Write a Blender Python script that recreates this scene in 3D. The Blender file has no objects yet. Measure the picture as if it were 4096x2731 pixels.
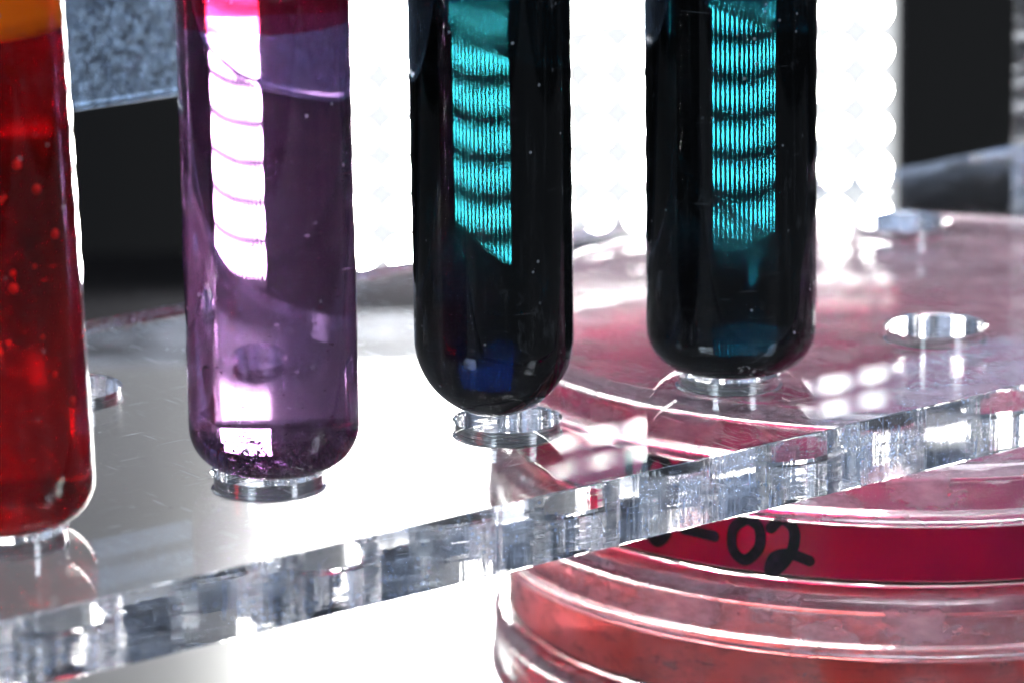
import bpy, bmesh, math, random
from mathutils import Vector, Matrix
random.seed(7)
K = 0.001                       # everything below is written in millimetres
PSI = 0.657158                  # yaw of the rack against the camera
S = 28.98                       # hole pitch
col = bpy.context.scene.collection
sc = bpy.context.scene

# ------------------------------------------------------------------ camera
cam = bpy.data.objects.new("camera", bpy.data.cameras.new("camera"))
col.objects.link(cam); sc.camera = cam
r = Vector((0.99990173, -0.00346099, -0.013585)); u = Vector((0.01401894, 0.2468555, 0.96895089)); w = Vector((0, 0.96904612, -0.24687976))
m = Matrix((r, u, -w)).transposed().to_4x4()
m.translation = Vector((0.5626, -434.188, 118.484)) * K
cam.matrix_world = m
cam.data.lens = 158.99; cam.data.sensor_width = 36
cam.data.clip_start = 0.02; cam.data.clip_end = 20
cam.data.dof.use_dof = True
cam.data.dof.focus_distance = 0.444
cam.data.dof.aperture_fstop = 31
# ------------------------------------------------------------------ world, light, exposure
world = bpy.data.worlds.new("World"); sc.world = world; world.use_nodes = True
bg = world.node_tree.nodes["Background"]
bg.inputs[0].default_value = (0.75, 0.85, 1.0, 1); bg.inputs[1].default_value = 0.035
sc.view_settings.view_transform = 'Standard'; sc.view_settings.look = 'None'
sc.view_settings.exposure = 0; sc.view_settings.gamma = 1
cy = sc.cycles
cy.max_bounces = 36; cy.transmission_bounces = 32; cy.glossy_bounces = 16; cy.diffuse_bounces = 4; cy.transparent_max_bounces = 16
cy.sample_clamp_indirect = 80.0; cy.caustics_reflective = True; cy.caustics_refractive = True; cy.blur_glossy = 0.0
cy.use_denoising = True

def area(name, loc, target, size, power, colour):
    l = bpy.data.lights.new(name, 'AREA'); l.shape = 'RECTANGLE'; l.size = size[0] * K; l.size_y = size[1] * K
    l.energy = power; l.color = colour
    o = bpy.data.objects.new(name, l); col.objects.link(o); o.location = Vector(loc) * K
    d = (Vector(target) - Vector(loc)).normalized(); o.rotation_euler = d.to_track_quat('-Z', 'Y').to_euler()
    return o
area("softbox_front", (-420, -520, 330), (0, 0, 10), (260, 200), 2.2, (0.74, 0.88, 1.0))
area("softbox_side", (420, -260, 260), (20, 0, 10), (120, 260), 0.9, (0.8, 0.88, 1.0))
area("fill_top", (30, 60, 420), (20, 40, -20), (260, 200), 2.4, (0.9, 0.94, 1.0))  # added overhead fill that lifts the brightness of the dishes
LED_E, BOARD_E = 360.0, 1.03

# ------------------------------------------------------------------ helpers
class NT:
    def __init__(s, name):
        s.m = bpy.data.materials.new(name); s.m.use_nodes = True; s.t = s.m.node_tree; s.t.nodes.clear()
        s.out = s.n('ShaderNodeOutputMaterial')
    def n(s, typ, **kw):
        nd = s.t.nodes.new(typ)
        for k, v in kw.items():
            if k.startswith('i_'):
                key = k[2:]; key = int(key) if key.isdigit() else key.replace('_', ' ')
                if isinstance(v, bpy.types.NodeSocket): s.t.links.new(v, nd.inputs[key])
                else: nd.inputs[key].default_value = v
            else: setattr(nd, k, v)
        return nd
    def coords(s, scale=(1, 1, 1), rot=(0, 0, 0)):
        tc = s.n('ShaderNodeTexCoord'); mp = s.n('ShaderNodeMapping')
        s.t.links.new(tc.outputs['Object'], mp.inputs[0]); mp.inputs['Scale'].default_value = scale; mp.inputs['Rotation'].default_value = rot
        return mp.outputs[0]
    def noise(s, scale, vec=None, detail=3, rough=.55, dist=0):
        return s.n('ShaderNodeTexNoise', i_Vector=vec or s.coords(), i_Scale=scale, i_Detail=detail, i_Roughness=rough, i_Distortion=dist).outputs[0]
    def ramp(s, fac, a, b, lo=0.0, hi=1.0):
        return s.n('ShaderNodeMapRange', i_0=fac, i_1=a, i_2=b, i_3=lo, i_4=hi).outputs[0]
    def math(s, op, a, b=0.0):
        return s.n('ShaderNodeMath', operation=op, i_0=a, i_1=b).outputs[0]
    def colramp(s, fac, stops):
        nd = s.n('ShaderNodeValToRGB', i_0=fac); e = nd.color_ramp.elements
        while len(e) < len(stops): e.new(0.5)
        for el, (p, c) in zip(e, stops): el.position = p; el.color = (*c, 1)
        return nd.outputs[0]
    def bump(s, h, strength, dist):
        return s.n('ShaderNodeBump', i_Height=h, i_Strength=strength, i_Distance=dist).outputs[0]
    def mix(s, fac, a, b):
        return s.n('ShaderNodeMixShader', i_0=fac, i_1=a, i_2=b).outputs[0]
    def done(s, sh):
        s.t.links.new(sh, s.out.inputs[0]); return s.m

def glass(name, colr=(1, 1, 1), ior=1.49, rough=0.0, bump=None, dust=None, dustcol=(.75, .8, .88), streak=None):
    t = NT(name)
    kw = {}
    if bump: kw['i_Normal'] = t.bump(bump(t), 1.0, 1.0)
    g = t.n('ShaderNodeBsdfGlass', i_Color=(*colr, 1), i_IOR=ior, i_Roughness=rough, **kw).outputs[0]
    if dust:
        d = t.n('ShaderNodeBsdfDiffuse', i_Color=(*dustcol, 1)).outputs[0]
        tr = t.n('ShaderNodeBsdfTranslucent', i_Color=(*dustcol, 1)).outputs[0]
        g = t.mix(dust(t), g, t.mix(0.5, d, tr))
    return t.done(g)

def plain(name, colr, rough=.5, spec=.5, metal=0.0):
    t = NT(name)
    return t.done(t.n('ShaderNodeBsdfPrincipled', i_0=(*colr, 1), i_Roughness=rough, i_Metallic=metal).outputs[0])

def emit(name, colr, e):
    t = NT(name); return t.done(t.n('ShaderNodeEmission', i_0=(*colr, 1), i_1=e).outputs[0])

def link(name, me, mats, parent=None):
    for mt in mats if isinstance(mats, (list, tuple)) else [mats]: me.materials.append(mt)
    o = bpy.data.objects.new(name, me); col.objects.link(o)
    if parent: o.parent = parent
    return o
def bm_obj(name, bm, mats, parent=None, smooth=False, scale=True):
    if scale: bmesh.ops.scale(bm, vec=(K, K, K), verts=bm.verts)
    me = bpy.data.meshes.new(name); bm.to_mesh(me); bm.free()
    if smooth:
        for p in me.polygons: p.use_smooth = True
    return link(name, me, mats, parent)
def empty(name, loc, rz=0, **props):
    o = bpy.data.objects.new(name, None); col.objects.link(o); o.location = Vector(loc) * K; o.rotation_euler = (0, 0, rz)
    o.empty_display_size = 0.005
    for k, v in props.items(): o[k] = v
    return o
def box(bm, x0, x1, y0, y1, z0, z1, bev=0.0, mat=0):
    ret = bmesh.ops.create_cube(bm, size=1)
    vs = ret['verts']
    bmesh.ops.scale(bm, vec=(x1 - x0, y1 - y0, z1 - z0), verts=vs)
    bmesh.ops.translate(bm, vec=((x0 + x1) / 2, (y0 + y1) / 2, (z0 + z1) / 2), verts=vs)
    if bev:
        es = {e for v in vs for e in v.link_edges}
        bmesh.ops.bevel(bm, geom=list(es), offset=bev, segments=2, affect='EDGES', profile=.5)
def lathe(bm, prof, seg=128, closed=False, mat=0, wob=None):
    """prof = [(radius, z)] ; the surface normal lies to the right of the travel direction when going down->up outside"""
    rings = []
    for i, (rr, z) in enumerate(prof):
        if rr < 1e-6: rings.append([bm.verts.new((0, 0, z))])
        else: rings.append([bm.verts.new((rr * math.cos(2 * math.pi * k / seg), rr * math.sin(2 * math.pi * k / seg), z)) for k in range(seg)])
    pairs = list(zip(rings, rings[1:])) + ([(rings[-1], rings[0])] if closed else [])
    for a, b in pairs:
        for k in range(seg):
            k2 = (k + 1) % seg
            if len(a) == 1 and len(b) == 1: continue
            if len(a) == 1: f = bm.faces.new((a[0], b[k2], b[k]))
            elif len(b) == 1: f = bm.faces.new((a[k], a[k2], b[0]))
            else: f = bm.faces.new((a[k], a[k2], b[k2], b[k]))
            f.smooth = True; f.material_index = mat
def arc(cx, cz, rr, a0, a1, n):
    return [(cx + rr * math.cos(math.radians(a0 + (a1 - a0) * i / n)), cz + rr * math.sin(math.radians(a0 + (a1 - a0) * i / n))) for i in range(n + 1)]
def sharp_edges(o, deg=35):
    me = o.data
    bm = bmesh.new(); bm.from_mesh(me)
    for e in bm.edges:
        if len(e.link_faces) == 2 and e.calc_face_angle(0) > math.radians(deg): e.smooth = False
    bm.to_mesh(me); bm.free()

# ------------------------------------------------------------------ materials
def dust_fn(lo, hi, amt, scale=900, base=0.0):
    def f(t):
        a = t.noise(scale, detail=6, rough=.72)
        big = t.noise(120, t.coords(), 3)
        return t.math('ADD', t.math('MULTIPLY', t.ramp(a, lo, hi), t.ramp(big, .35, .7, .1 * amt, amt)), base)
    return f
def hair_lines(t, scale, stretch, rot, thr):
    v = t.coords(stretch, rot)
    return t.ramp(t.noise(scale, v, 2, .4), thr, thr + .03)
def top_dust(t):
    sc1 = hair_lines(t, 60, (60, 2.2, 5), (0, 0, 0.5), .70)
    sc2 = hair_lines(t, 60, (2.5, 55, 5), (0, 0, 0.9), .71)
    sp = t.n('ShaderNodeTexVoronoi', i_Vector=t.coords(), i_Scale=420.0).outputs['Distance']
    specks = t.math('MULTIPLY', t.ramp(sp, .10, .07), t.ramp(t.noise(150), .55, .62))
    s = t.math('ADD', t.math('ADD', sc1, sc2), specks)
    return t.math('ADD', t.math('MULTIPLY', s, .45), .004)
M_TOP = glass('acrylic_polished', ior=1.49, dust=top_dust,
              bump=lambda t: t.math('MULTIPLY', t.noise(45, detail=2), .000004))
def edge_bump(t):
    v = t.coords((1, 1, .03))
    st = t.math('MULTIPLY', t.noise(1100, v, 3), .00005)
    st2 = t.math('MULTIPLY', t.noise(260, v, 2), .00006)
    return t.math('ADD', st, st2)
def edge_dust(t):
    a = t.noise(1500, t.coords(), 6, .8)
    big = t.ramp(t.noise(90, t.coords(), 4, .6), .42, .66, .08, .85)
    d = t.math('MULTIPLY', t.ramp(a, .45, .68), big)
    vo = t.n('ShaderNodeTexVoronoi', i_Vector=t.coords(), i_Scale=1500.0).outputs['Distance']
    d2 = t.math('MULTIPLY', t.ramp(vo, .22, .12), t.ramp(t.noise(300), .48, .6))
    sc1 = hair_lines(t, 90, (30, 30, 3), (0.6, 0.3, 0), .70)
    return t.math('MINIMUM', t.math('ADD', t.math('ADD', d, d2), t.math('MULTIPLY', sc1, .5)), .8)
M_EDGE = glass('acrylic_sawn_edge', ior=1.49, rough=.012, bump=edge_bump, dust=edge_dust, dustcol=(.46, .60, .90))
def hole_bump(t):
    v = t.coords((.06, .06, 1))
    return t.math('ADD', t.math('MULTIPLY', t.noise(1500, v, 2), .00006), t.math('MULTIPLY', t.noise(700, t.coords((1, 1, .05)), 2), .00004))
M_HOLE = glass('acrylic_drilled', ior=1.49, rough=.05, bump=hole_bump,
               dust=lambda t: t.math('MULTIPLY', t.ramp(t.noise(900, t.coords((.1, .1, 1)), 4), .5, .7), .18))
M_RAIL = glass('acrylic_dusty', ior=1.49, rough=.06, dust=lambda t: t.math('ADD', t.math('MULTIPLY', t.ramp(t.noise(800, t.coords(), 6, .8), .44, .68), .36), .02), dustcol=(.42, .60, .88))
def wall_dust_haze(t):
    sp = t.n('ShaderNodeTexVoronoi', i_Vector=t.coords(), i_Scale=650.0).outputs['Distance']
    specks = t.math('MULTIPLY', t.ramp(sp, .13, .08), t.ramp(t.noise(200), .50, .62))
    fine = t.ramp(t.noise(1400, t.coords((1, 1, .06)), 3, .6), .55, .8, 0, .035)
    smudge = t.math('MULTIPLY', t.ramp(t.noise(330, t.coords((1, 1, .6)), 5, .75), .58, .75, 0, .12), 1.0)
    hair = t.math('MULTIPLY', hair_lines(t, 200, (1, 1, 20), (0, 0.15, 0), .72), .10)
    return t.math('ADD', t.math('ADD', t.math('MULTIPLY', specks, .5), hair), t.math('ADD', t.math('ADD', fine, smudge), .010))  # dust and smudges, plus an even share that imitates glare haze
M_WALL = glass('borosilicate', ior=1.47, bump=lambda t: t.math('MULTIPLY', t.noise(70, t.coords((1, 1, .15)), 2), .00001), dust=wall_dust_haze)

# ------------------------------------------------------------------ bench, board, backdrop
bm = bmesh.new(); box(bm, -900, 900, -700, 304, -92, -53.4)
t = NT('dark_bench')
o = bm_obj('bench_top', bm, t.done(t.n('ShaderNodeBsdfDiffuse', i_0=t.colramp(t.noise(300, detail=5, rough=.7), [(0.35, (.006, .006, .007)), (.62, (.009, .009, .010)), (.75, (.03, .035, .045))])).outputs[0]))
o['kind'] = 'structure'
bm = bmesh.new(); box(bm, -420, 420, -380, 238, -53.35, -53.22, bev=.03)
t = NT('scuffed_metal')
nz = t.noise(260, t.coords((.35, 1, 1)), detail=6, rough=.7)
o = bm_obj('metal_bench', bm, t.done(t.n('ShaderNodeBsdfPrincipled', i_0=t.colramp(nz, [(.40, (.006, .008, .012)), (.52, (.022, .027, .038)), (.64, (.09, .10, .13))]), i_Roughness=.75, i_Specular_IOR_Level=.06).outputs[0]))
o['kind'] = 'structure'
bm = bmesh.new(); box(bm, -420, 420, -380, 198, -53.2, -50.5, bev=.4)
t = NT('white_board')
o = bm_obj('table_surface', bm, t.done(t.n('ShaderNodeBsdfPrincipled', i_0=t.colramp(t.noise(6), [(.3, (.082, .085, .093)), (.7, (.10, .103, .112))]), i_Roughness=.30, i_IOR=1.55).outputs[0]))
o['kind'] = 'structure'
bm = bmesh.new(); box(bm, -2500, 2500, 1500, 1520, -900, 2200)
t = NT('black_cloth')
o = bm_obj('backdrop', bm, t.done(t.n('ShaderNodeBsdfDiffuse', i_0=t.colramp(t.noise(3, t.coords((1, 1, .1))), [(.35, (.07, .068, .072)), (.65, (.16, .153, .145))])).outputs[0]))
o['kind'] = 'structure'

# ------------------------------------------------------------------ LED panel
PY, PX0, PX1, PZ0, PZ1, NC, NR = 276.0, -32.8, 62.4, -50.5, 45.0, 15, 15
panel = empty('light_panel', ((PX0 + PX1) / 2, PY, -53.3), 0, label='square white LED light panel glowing behind the row of test tubes', category='light panel')
cx0 = (PX0 + PX1) / 2
bm = bmesh.new(); box(bm, PX0 - cx0 - 1, PX1 - cx0 + 1, .6, 9, PZ0 + 53.3 - 1, PZ1 + 53.3 + 1, bev=.6)
bm_obj('housing', bm, plain('dark_housing', (.05, .05, .055), .4), panel)
bm = bmesh.new(); box(bm, PX0 - cx0, PX1 - cx0, 0, .5, PZ0 + 53.3, PZ1 + 53.3)
bm_obj('diode_board', bm, emit('board_glow', (.93, .97, 1.0), BOARD_E), panel)
bm = bmesh.new(); box(bm, -30, 30, 9.2, 26, 0, 4, bev=.5); box(bm, -6, 6, 9.2, 14, 4.1, 60)
bm_obj('stand', bm, plain('stand_black', (.03, .03, .03), .4), panel)
M_LED = emit('diode_glow', (1.0, .985, .955), LED_E)
led_pos = []
for i in range(NC):
    for j in range(NR):
        led_pos.append((PX0 - cx0 + (i + .5) * (PX1 - PX0) / NC, PZ0 + 53.3 + (j + .5) * (PZ1 - PZ0) / NR))
led_pos.sort(key=lambda p: (p[1] > 53, abs(p[1] - 25)))
def led_bm(bm, x, z):
    n = 14; c = bm.verts.new((x, -1.0, z)); rings = []
    for rr, y in ((1.05, -.85), (1.75, -.1)):
        rings.append([bm.verts.new((x + rr * math.cos(6.28318 * k / n), y, z + rr * math.sin(6.28318 * k / n))) for k in range(n)])
    for k in range(n):
        bm.faces.new((c, rings[0][k], rings[0][(k + 1) % n])); bm.faces.new((rings[0][k], rings[1][k], rings[1][(k + 1) % n], rings[0][(k + 1) % n]))
bm = bmesh.new(); led_bm(bm, 0, 0); led0 = bm_obj('diode', bm, M_LED, panel, True)
for i, (x, z) in enumerate(led_pos[:99]):
    o = led0 if i == 0 else led0.copy()
    if i: col.objects.link(o); o.parent = panel
    o.location = Vector((x, 0, z)) * K
bm = bmesh.new()
for x, z in led_pos[99:]: led_bm(bm, x, z)
o = bm_obj('diodes', bm, M_LED, panel, True); o['kind'] = 'stuff'

# ------------------------------------------------------------------ acrylic rack
rack = empty('tube_rack', (0, 0, -6.68), PSI, label='clear acrylic test tube rack with round holes drilled in its shelf', category='test tube rack')
TH = 6.68
A0, A1, B0, B1 = -105.0, 134.5, -23.83, 61.46
bm = bmesh.new(); box(bm, A0, A1, B0, B1, 0, TH, bev=.12)
shelf = bm_obj('shelf', bm, [], rack)
bm = bmesh.new()
holes = [(k * S, 0.0) for k in range(-3, 4)] + [(k * S + 2.4, 39.2) for k in range(-3, 4)]
for a, b in holes:
    lo = len(bm.verts)
    n = 72; prof = [(0, -1), (5.55, -1), (5.55, 0), (5.25, .3), (5.25, TH - .22), (5.5, TH), (5.5, TH + 1), (0, TH + 1)]
    b2 = bmesh.new(); lathe(b2, prof, n); bmesh.ops.recalc_face_normals(b2, faces=b2.faces)
    bmesh.ops.translate(b2, vec=(a, b, 0), verts=b2.verts)
    tmp = bpy.data.meshes.new('tmp'); b2.to_mesh(tmp); b2.free(); bm.from_mesh(tmp); bpy.data.meshes.remove(tmp)
cut = bm_obj('cutter', bm, [], rack)
md = shelf.modifiers.new('cut', 'BOOLEAN'); md.operation = 'DIFFERENCE'; md.solver = 'EXACT'; md.object = cut
dg = bpy.context.evaluated_depsgraph_get()
me = bpy.data.meshes.new_from_object(shelf.evaluated_get(dg)); shelf.modifiers.clear(); shelf.data = me
bpy.data.objects.remove(cut)
me.materials.clear()
for mt in (M_TOP, M_EDGE, M_HOLE): me.materials.append(mt)
for p in me.polygons:
    c = p.center / K
    p.use_smooth = False
    p.material_index = 0
    if abs(p.normal.z) < .9:
        d = min(math.hypot(c.x - a, c.y - b) for a, b in holes)
        if d < 6: p.material_index = 2; p.use_smooth = True
        else: p.material_index = 1
sharp_edges(shelf, 25)
bm = bmesh.new(); box(bm, A0, 128.3, B1 - 6.5, B1, TH + 24.6, TH + 75, bev=.5)
bm_obj('back_rail', bm, M_RAIL, rack)
bm = bmesh.new(); box(bm, 128.5, 134.3, B1 - 6.5, B1, TH + .05, TH + 75, bev=.3)
bm_obj('post', bm, M_HOLE, rack)
for sx in (A0 + 1, A1 - 7):
    for sy in (B0 + 1, B1 - 7):
        bm = bmesh.new(); box(bm, sx, sx + 6, sy, sy + 6, -43.75, -.05, bev=.3); bm_obj('leg', bm, M_EDGE, rack)

# ------------------------------------------------------------------ test tubes
def tube(x, y, z, R, wall, rc, flat, layers, label, tilt=(0, 0), level=78, top=108, rcz=None, **kw):
    root = empty('test_tube', (x, y, z), 0, label=label, category='test tube', group='test tubes standing in a row on the rack')
    root.rotation_euler = (tilt[0], tilt[1], 0)
    def bottom(R_, rc_, z0, sag):
        rz = rcz or rc_
        pts = [(0, z0), ((R_ - rc_) * .5, z0 + sag * .25), ]
        n = 18
        for i in range(n + 1):
            a = math.radians(-90 + 90 * i / n)
            pts.append((R_ - rc_ + rc_ * math.cos(a), z0 + sag + rz * (1 + math.sin(a))))
        return pts
    def hemi(R_, z0):
        return [(R_ * math.sin(math.radians(90 * i / 26)), z0 + R_ * (1 - math.cos(math.radians(90 * i / 26)))) for i in range(27)]
    outer = hemi(R, 0) if not flat else bottom(R, rc, 0, .25)
    Ri = R - wall
    inner = hemi(Ri, wall) if not flat else bottom(Ri, rc - wall * .4, wall * 1.1, .25)
    bm = bmesh.new()
    lathe(bm, outer + [(R, top * i / 6) for i in range(1, 7) if top * i / 6 > outer[-1][1] + .5] + [(R - .3, top + .4), (Ri + .3, top + .4), (Ri, top), (Ri, level)], 160)
    bm_obj('glass_wall', bm, M_WALL, root)
    prev = None
    zs = [lv[0] for lv in layers]
    for i, (zt, name, mat) in enumerate(layers):
        zb = layers[i - 1][0] if i else None
        prof = list(inner) if i == 0 else [(Ri, zb)]
        if i == 0:
            prof = [p for p in prof if p[1] < zt]
            zz = prof[-1][1]
        else: zz = zb
        steps = 8
        prof += [(Ri, zz + (zt - zz) * (k + 1) / steps) for k in range(steps)]
        if i == len(layers) - 1: prof += [(0, zt)]
        bm = bmesh.new(); lathe(bm, prof, 160)
        o = bm_obj(name, bm, mat, root)
    sh = root
    return root, Ri
NI = 1.335 / 1.47
def liquid(name, c, rough=0.0, low=None, z0=0, z1=1, turbid=.15, veil=None):
    t = NT(name)
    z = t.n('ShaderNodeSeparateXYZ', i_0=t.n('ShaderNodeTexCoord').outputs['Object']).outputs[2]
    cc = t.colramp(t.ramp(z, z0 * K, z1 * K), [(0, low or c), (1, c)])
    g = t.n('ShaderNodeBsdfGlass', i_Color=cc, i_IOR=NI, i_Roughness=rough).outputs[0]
    h = t.n('ShaderNodeBsdfGlass', i_Color=cc, i_IOR=NI, i_Roughness=.07).outputs[0]
    g = t.mix(turbid, g, h)
    if veil: g = t.mix(.055, g, t.n('ShaderNodeBsdfTranslucent', i_0=(*veil, 1)).outputs[0])
    return t.done(g)
# red tube
t = NT('red_liquid')
M_RED = t.done(t.mix(.035, t.n('ShaderNodeBsdfGlass', i_Color=(.80, .0010, .045, 1), i_IOR=NI, i_Roughness=.21).outputs[0],
                     t.n('ShaderNodeBsdfTranslucent', i_0=(.8, .002, .03, 1)).outputs[0]))
t = NT('orange_layer')
zc = t.n('ShaderNodeSeparateXYZ', i_0=t.n('ShaderNodeTexCoord').outputs['Object']).outputs[2]
ocol = t.colramp(t.math('ADD', t.math('MULTIPLY', t.noise(160, detail=4), .6), t.ramp(zc, .0463, .0480, -.15, .42)), [(.0, (.22, .010, .004)), (.3, (.62, .20, .006)), (.7, (.90, .36, .012))])
M_ORANGE = t.done(t.mix(.5, t.n('ShaderNodeBsdfDiffuse', i_0=ocol).outputs[0], t.n('ShaderNodeBsdfTranslucent', i_0=ocol).outputs[0]))
M_PURPLE = liquid('purple_liquid', (.66, .48, .69), low=(.40, .22, .42), z0=1.2, z1=2.4, turbid=.08, veil=(.62, .42, .72))
M_PINK = liquid('pink_liquid', (.64, .075, .16))
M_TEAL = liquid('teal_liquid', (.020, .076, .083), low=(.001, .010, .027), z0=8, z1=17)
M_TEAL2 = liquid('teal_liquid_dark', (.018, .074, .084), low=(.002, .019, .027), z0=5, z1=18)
t1, ri1 = tube(-45.9, -35.4, .05, 8.2, 1.15, 4.2, True, [(46.3, 'red_liquid', M_RED), (78, 'orange_layer', M_ORANGE)],
               'test tube of deep red liquid under an orange layer', tilt=(0, math.radians(-1.6)))
t2, ri2 = tube(-22.25, -17.8, .05, 8.17, 1.1, 4.4, True, [(43.5, 'purple_liquid', M_PURPLE), (78, 'pink_liquid', M_PINK)],
               'test tube of pale purple liquid with dark sediment at its bottom')
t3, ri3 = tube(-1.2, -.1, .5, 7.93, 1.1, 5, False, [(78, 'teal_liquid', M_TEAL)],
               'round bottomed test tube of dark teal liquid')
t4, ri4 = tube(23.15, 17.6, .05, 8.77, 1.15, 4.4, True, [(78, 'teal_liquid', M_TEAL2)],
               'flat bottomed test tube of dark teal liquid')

# bubbles on the red tube's wall
M_BUB = NT('bubble'); M_BUB = M_BUB.done(M_BUB.mix(.5, M_BUB.n('ShaderNodeBsdfGlossy', i_0=(.9, .05, .04, 1), i_Roughness=.2).outputs[0], M_BUB.n('ShaderNodeBsdfTranslucent', i_0=(1, .05, .03, 1)).outputs[0]))
bm = bmesh.new(); bmesh.ops.create_icosphere(bm, subdivisions=3, radius=.5)
bub0 = bm_obj('bubble', bm, M_BUB, t1, True)
rb = random.Random(3)
for i in range(20):
    o = bub0 if i == 0 else bub0.copy()
    if i: col.objects.link(o); o.parent = t1
    an = math.radians(rb.uniform(-100, -25)); zz = rb.choice([rb.uniform(18, 36), rb.uniform(8, 36)])
    rr = (ri1 + .28)
    o.location = Vector((rr * math.cos(an), rr * math.sin(an), zz)) * K
    s_ = rb.choice([.3, .3, .4, .5, .8]); o.scale = (s_, s_, s_ * 1.1)
# purple sediment
def grit(bm, x, y, z, s, rnd):
    vs = [bm.verts.new((x + rnd.uniform(-s, s), y + rnd.uniform(-s, s), z + rnd.uniform(-s, s) * .6)) for _ in range(4)]
    for a, b, c in ((0, 1, 2), (0, 2, 3), (0, 3, 1), (1, 3, 2)): bm.faces.new((vs[a], vs[b], vs[c]))
rb = random.Random(5)
bm = bmesh.new()
for i in range(1500):
    an = rb.uniform(0, 6.283); rr = (ri2 - .35) * math.sqrt(rb.random()); zz = 1.35 + abs(rb.gauss(0, .22)) + 2.2 * max(0, rr / ri2 - .62) ** 1.2 * 2.2
    grit(bm, rr * math.cos(an), rr * math.sin(an), zz + .35, rb.uniform(.08, .24), rb)
o = bm_obj('sediment', bm, plain('sediment_purple', (.018, .006, .022), .8), t2); o['kind'] = 'stuff'
bm = bmesh.new()
for i in range(300):
    an = rb.uniform(0, 6.283); rr = (ri2 - .2) * math.sqrt(rb.uniform(.35, 1)); zz = 3.2 + rb.random() ** 2.0 * 34
    grit(bm, rr * math.cos(an), rr * math.sin(an), zz, rb.choice([.1, .13, .18, .26]), rb)
o = bm_obj('floating_specks', bm, plain('speck_brown', (.05, .008, .010), .7), t2); o['kind'] = 'stuff'

# ------------------------------------------------------------------ culture dishes
DX, DY = 45.06, 54.95
M_PS = glass('polystyrene', ior=1.57, bump=lambda t: t.math('MULTIPLY', t.noise(180, detail=2), .000006))
M_PSW = glass('polystyrene_misted', ior=1.57, rough=.03,
              bump=lambda t: t.math('MULTIPLY', t.noise(500, detail=4), .00003),
              dust=lambda t: t.math('MULTIPLY', t.ramp(t.noise(160, t.coords((1, 1, 2)), 5, .7), .48, .68), .42), dustcol=(.85, .8, .8))
M_LIDM = glass('polystyrene_breathed_haze', ior=1.57, rough=.04, bump=lambda t: t.math('MULTIPLY', t.noise(260, detail=3), .00001),
               dust=lambda t: t.math('ADD', t.math('MULTIPLY', t.ramp(t.noise(90, t.coords((1, 1, 2)), 5, .7), .40, .68), .40), .10), dustcol=(.96, .78, .88))  # condensation, made denser and pinker to imitate the panel's light haze
def agar(name, c1, c2, rough=.5):
    t = NT(name)
    cc = t.colramp(t.noise(55, detail=4), [(.35, c1), (.65, c2)])
    g = t.n('ShaderNodeBsdfGlass', i_Color=cc, i_IOR=1.02, i_Roughness=rough).outputs[0]
    d = t.n('ShaderNodeBsdfTranslucent', i_0=cc).outputs[0]
    df = t.n('ShaderNodeBsdfDiffuse', i_0=cc).outputs[0]
    return t.done(t.mix(.42, g, t.mix(.5, d, df)))
def dish(z, c, label, dx=0, dy=0, misted=False, fill=5.6, rot=0):
    H = 14.2
    root = empty('culture_dish', (DX + dx, DY + dy, z), rot, label=label, category='petri dish', group='culture dishes stacked under the rack')
    pm = M_PSW if misted else M_PS
    Ro = 45.0
    bm = bmesh.new()
    lathe(bm, [(0, .4), (Ro - 2.2, .4), (Ro - 2.0, 0), (Ro - 1.2, 0), (Ro - .9, .25), (Ro - .25, .35), (Ro, .6), (Ro, 11.6), (Ro - .3, 11.9), (Ro - 1.0, 11.9), (Ro - 1.3, 11.6), (Ro - 1.3, 1.15), (Ro - 1.6, .8), (0, .75)], 220)
    b = bm_obj('base', bm, pm, root); sharp_edges(b, 40)
    bm = bmesh.new()
    Rl = 46.85
    lathe(bm, [(0, H - 1.5), (Rl - 3.4, H - 1.5), (Rl - 1.7, H - 1.7), (Rl - 1.35, H - 2.4), (Rl - 1.3, 7.7), (Rl - 1.1, 7.4), (Rl - .2, 7.4), (Rl + .35, 7.7), (Rl + .35, 8.1), (Rl, 8.3), (Rl, 9.2), (Rl + .12, 9.35), (Rl + .12, 9.6), (Rl, 9.75), (Rl, H - .7), (Rl - .5, H - .15), (Rl - 1.1, H), (Rl - 2.0, H), (Rl - 2.4, H - .35), (0, H - .35)], 220)
    b = bm_obj('lid', bm, M_LIDM, root); sharp_edges(b, 40)
    bm = bmesh.new()
    lathe(bm, [(0, .78), (Ro - 1.7, .8), (Ro - 1.24, 1.15), (Ro - 1.24, fill + .5), (Ro - 1.7, fill + .1), (Ro - 3, fill), (0, fill)], 160)
    b = bm_obj('agar', bm, c, root); sharp_edges(b, 40)
    return root
M_CRIM = agar('crimson_agar', (.62, .022, .23), (.70, .034, .27), .35)
M_RUST = agar('rust_agar', (.82, .34, .30), (.95, .66, .70), .35)
M_DARK = agar('dark_crimson_agar', (.6, .02, .09), (.7, .04, .12), .35)
d1 = dish(-21.95, M_CRIM, 'top culture dish holding crimson jelly with black handwriting on its side', fill=6.9)
d2 = dish(-36.2, M_RUST, 'middle culture dish of the stack with misted walls and rusty pink jelly', dx=-.4, dy=-.6, misted=True, fill=8.0)
d3 = dish(-50.45, M_DARK, 'lowest culture dish of the stack with dark crimson jelly', dx=-.2, dy=-.3, fill=9.0)
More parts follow.
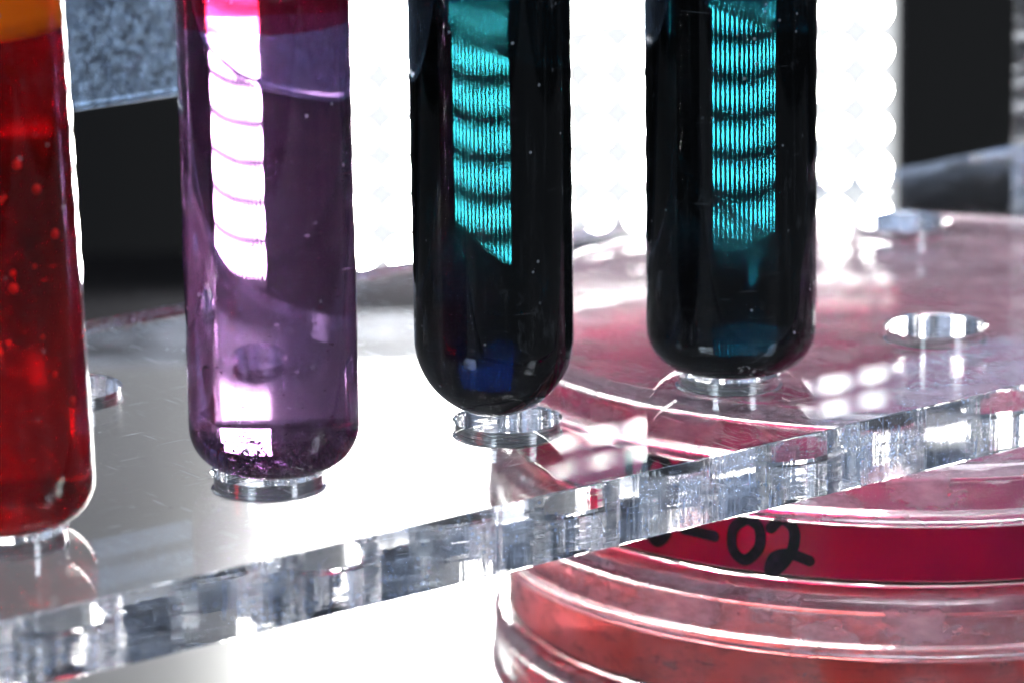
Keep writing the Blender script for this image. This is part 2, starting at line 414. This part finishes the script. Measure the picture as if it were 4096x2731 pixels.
# handwriting 10-02, ribbon strokes a hair outside the dish wall
t = NT('black_marker')
M_INK = t.done(t.n('ShaderNodeBsdfPrincipled', i_0=t.colramp(t.noise(700, detail=3), [(.4, (.004, .003, .006)), (.65, (.030, .008, .030))]), i_Roughness=.5).outputs[0])
def stroke(bm, pts, wdt, R_):
    def at(sx, z, off): return bm.verts.new(((R_ + off) * math.sin(sx / R_), -(R_ + off) * math.cos(sx / R_), z))
    # resample smoothly
    P = []
    n = len(pts)
    for i in range(n - 1):
        p0, p1, p2, p3 = pts[max(i - 1, 0)], pts[i], pts[i + 1], pts[min(i + 2, n - 1)]
        for k in range(8):
            q = k / 8
            P.append(tuple(.5 * ((2 * p1[c]) + (-p0[c] + p2[c]) * q + (2 * p0[c] - 5 * p1[c] + 4 * p2[c] - p3[c]) * q * q + (-p0[c] + 3 * p1[c] - 3 * p2[c] + p3[c]) * q ** 3) for c in (0, 1)))
    P.append(pts[-1])
    for j, p in enumerate(P):           # round nib: overlapping discs joined by quads
        c = at(p[0], p[1], .06); ring = [at(p[0] + wdt * math.cos(a * .5236), p[1] + wdt * math.sin(a * .5236), .06 + j * .0004) for a in range(12)]
        for a in range(12): bm.faces.new((c, ring[a], ring[(a + 1) % 12]))
TX, TZ = -27.2, 4.55
bm = bmesh.new()
def word(ox, pts, wdt=.62): stroke(bm, [(TX + ox * 1.25 + a * 1.3, TZ + b * 1.3) for a, b in pts], wdt, 45.0)
TXT = [
 (-7.1, [(0, 2.2), (0, 0), (-.1, -1.5)]),
 (-3.9, [(0, 2.0), (-1.0, 1.2), (-1.2, -.4), (-.2, -1.5), (.9, -.6), (1.1, 1.0), (.1, 2.0)]),
 (.35, [(-1.5, .05), (1.4, -.1)]),
 (4.75, [(.1, 1.8), (-1.1, .8), (-1.2, -.9), (-.1, -1.7), (1.1, -.5), (1.1, 1.1), (.1, 1.8)]),
 (8.4, [(-1.4, 1.2), (-.5, 2.0), (.5, 1.3), (.4, -.4), (-.6, -1.9), (-1.5, -2.4), (-1.1, -1.2), (.2, -.8), (1.8, -1.2)]),
]
for ox, pts in TXT: word(ox, pts)
bm_obj('handwriting', bm, M_INK, d1)
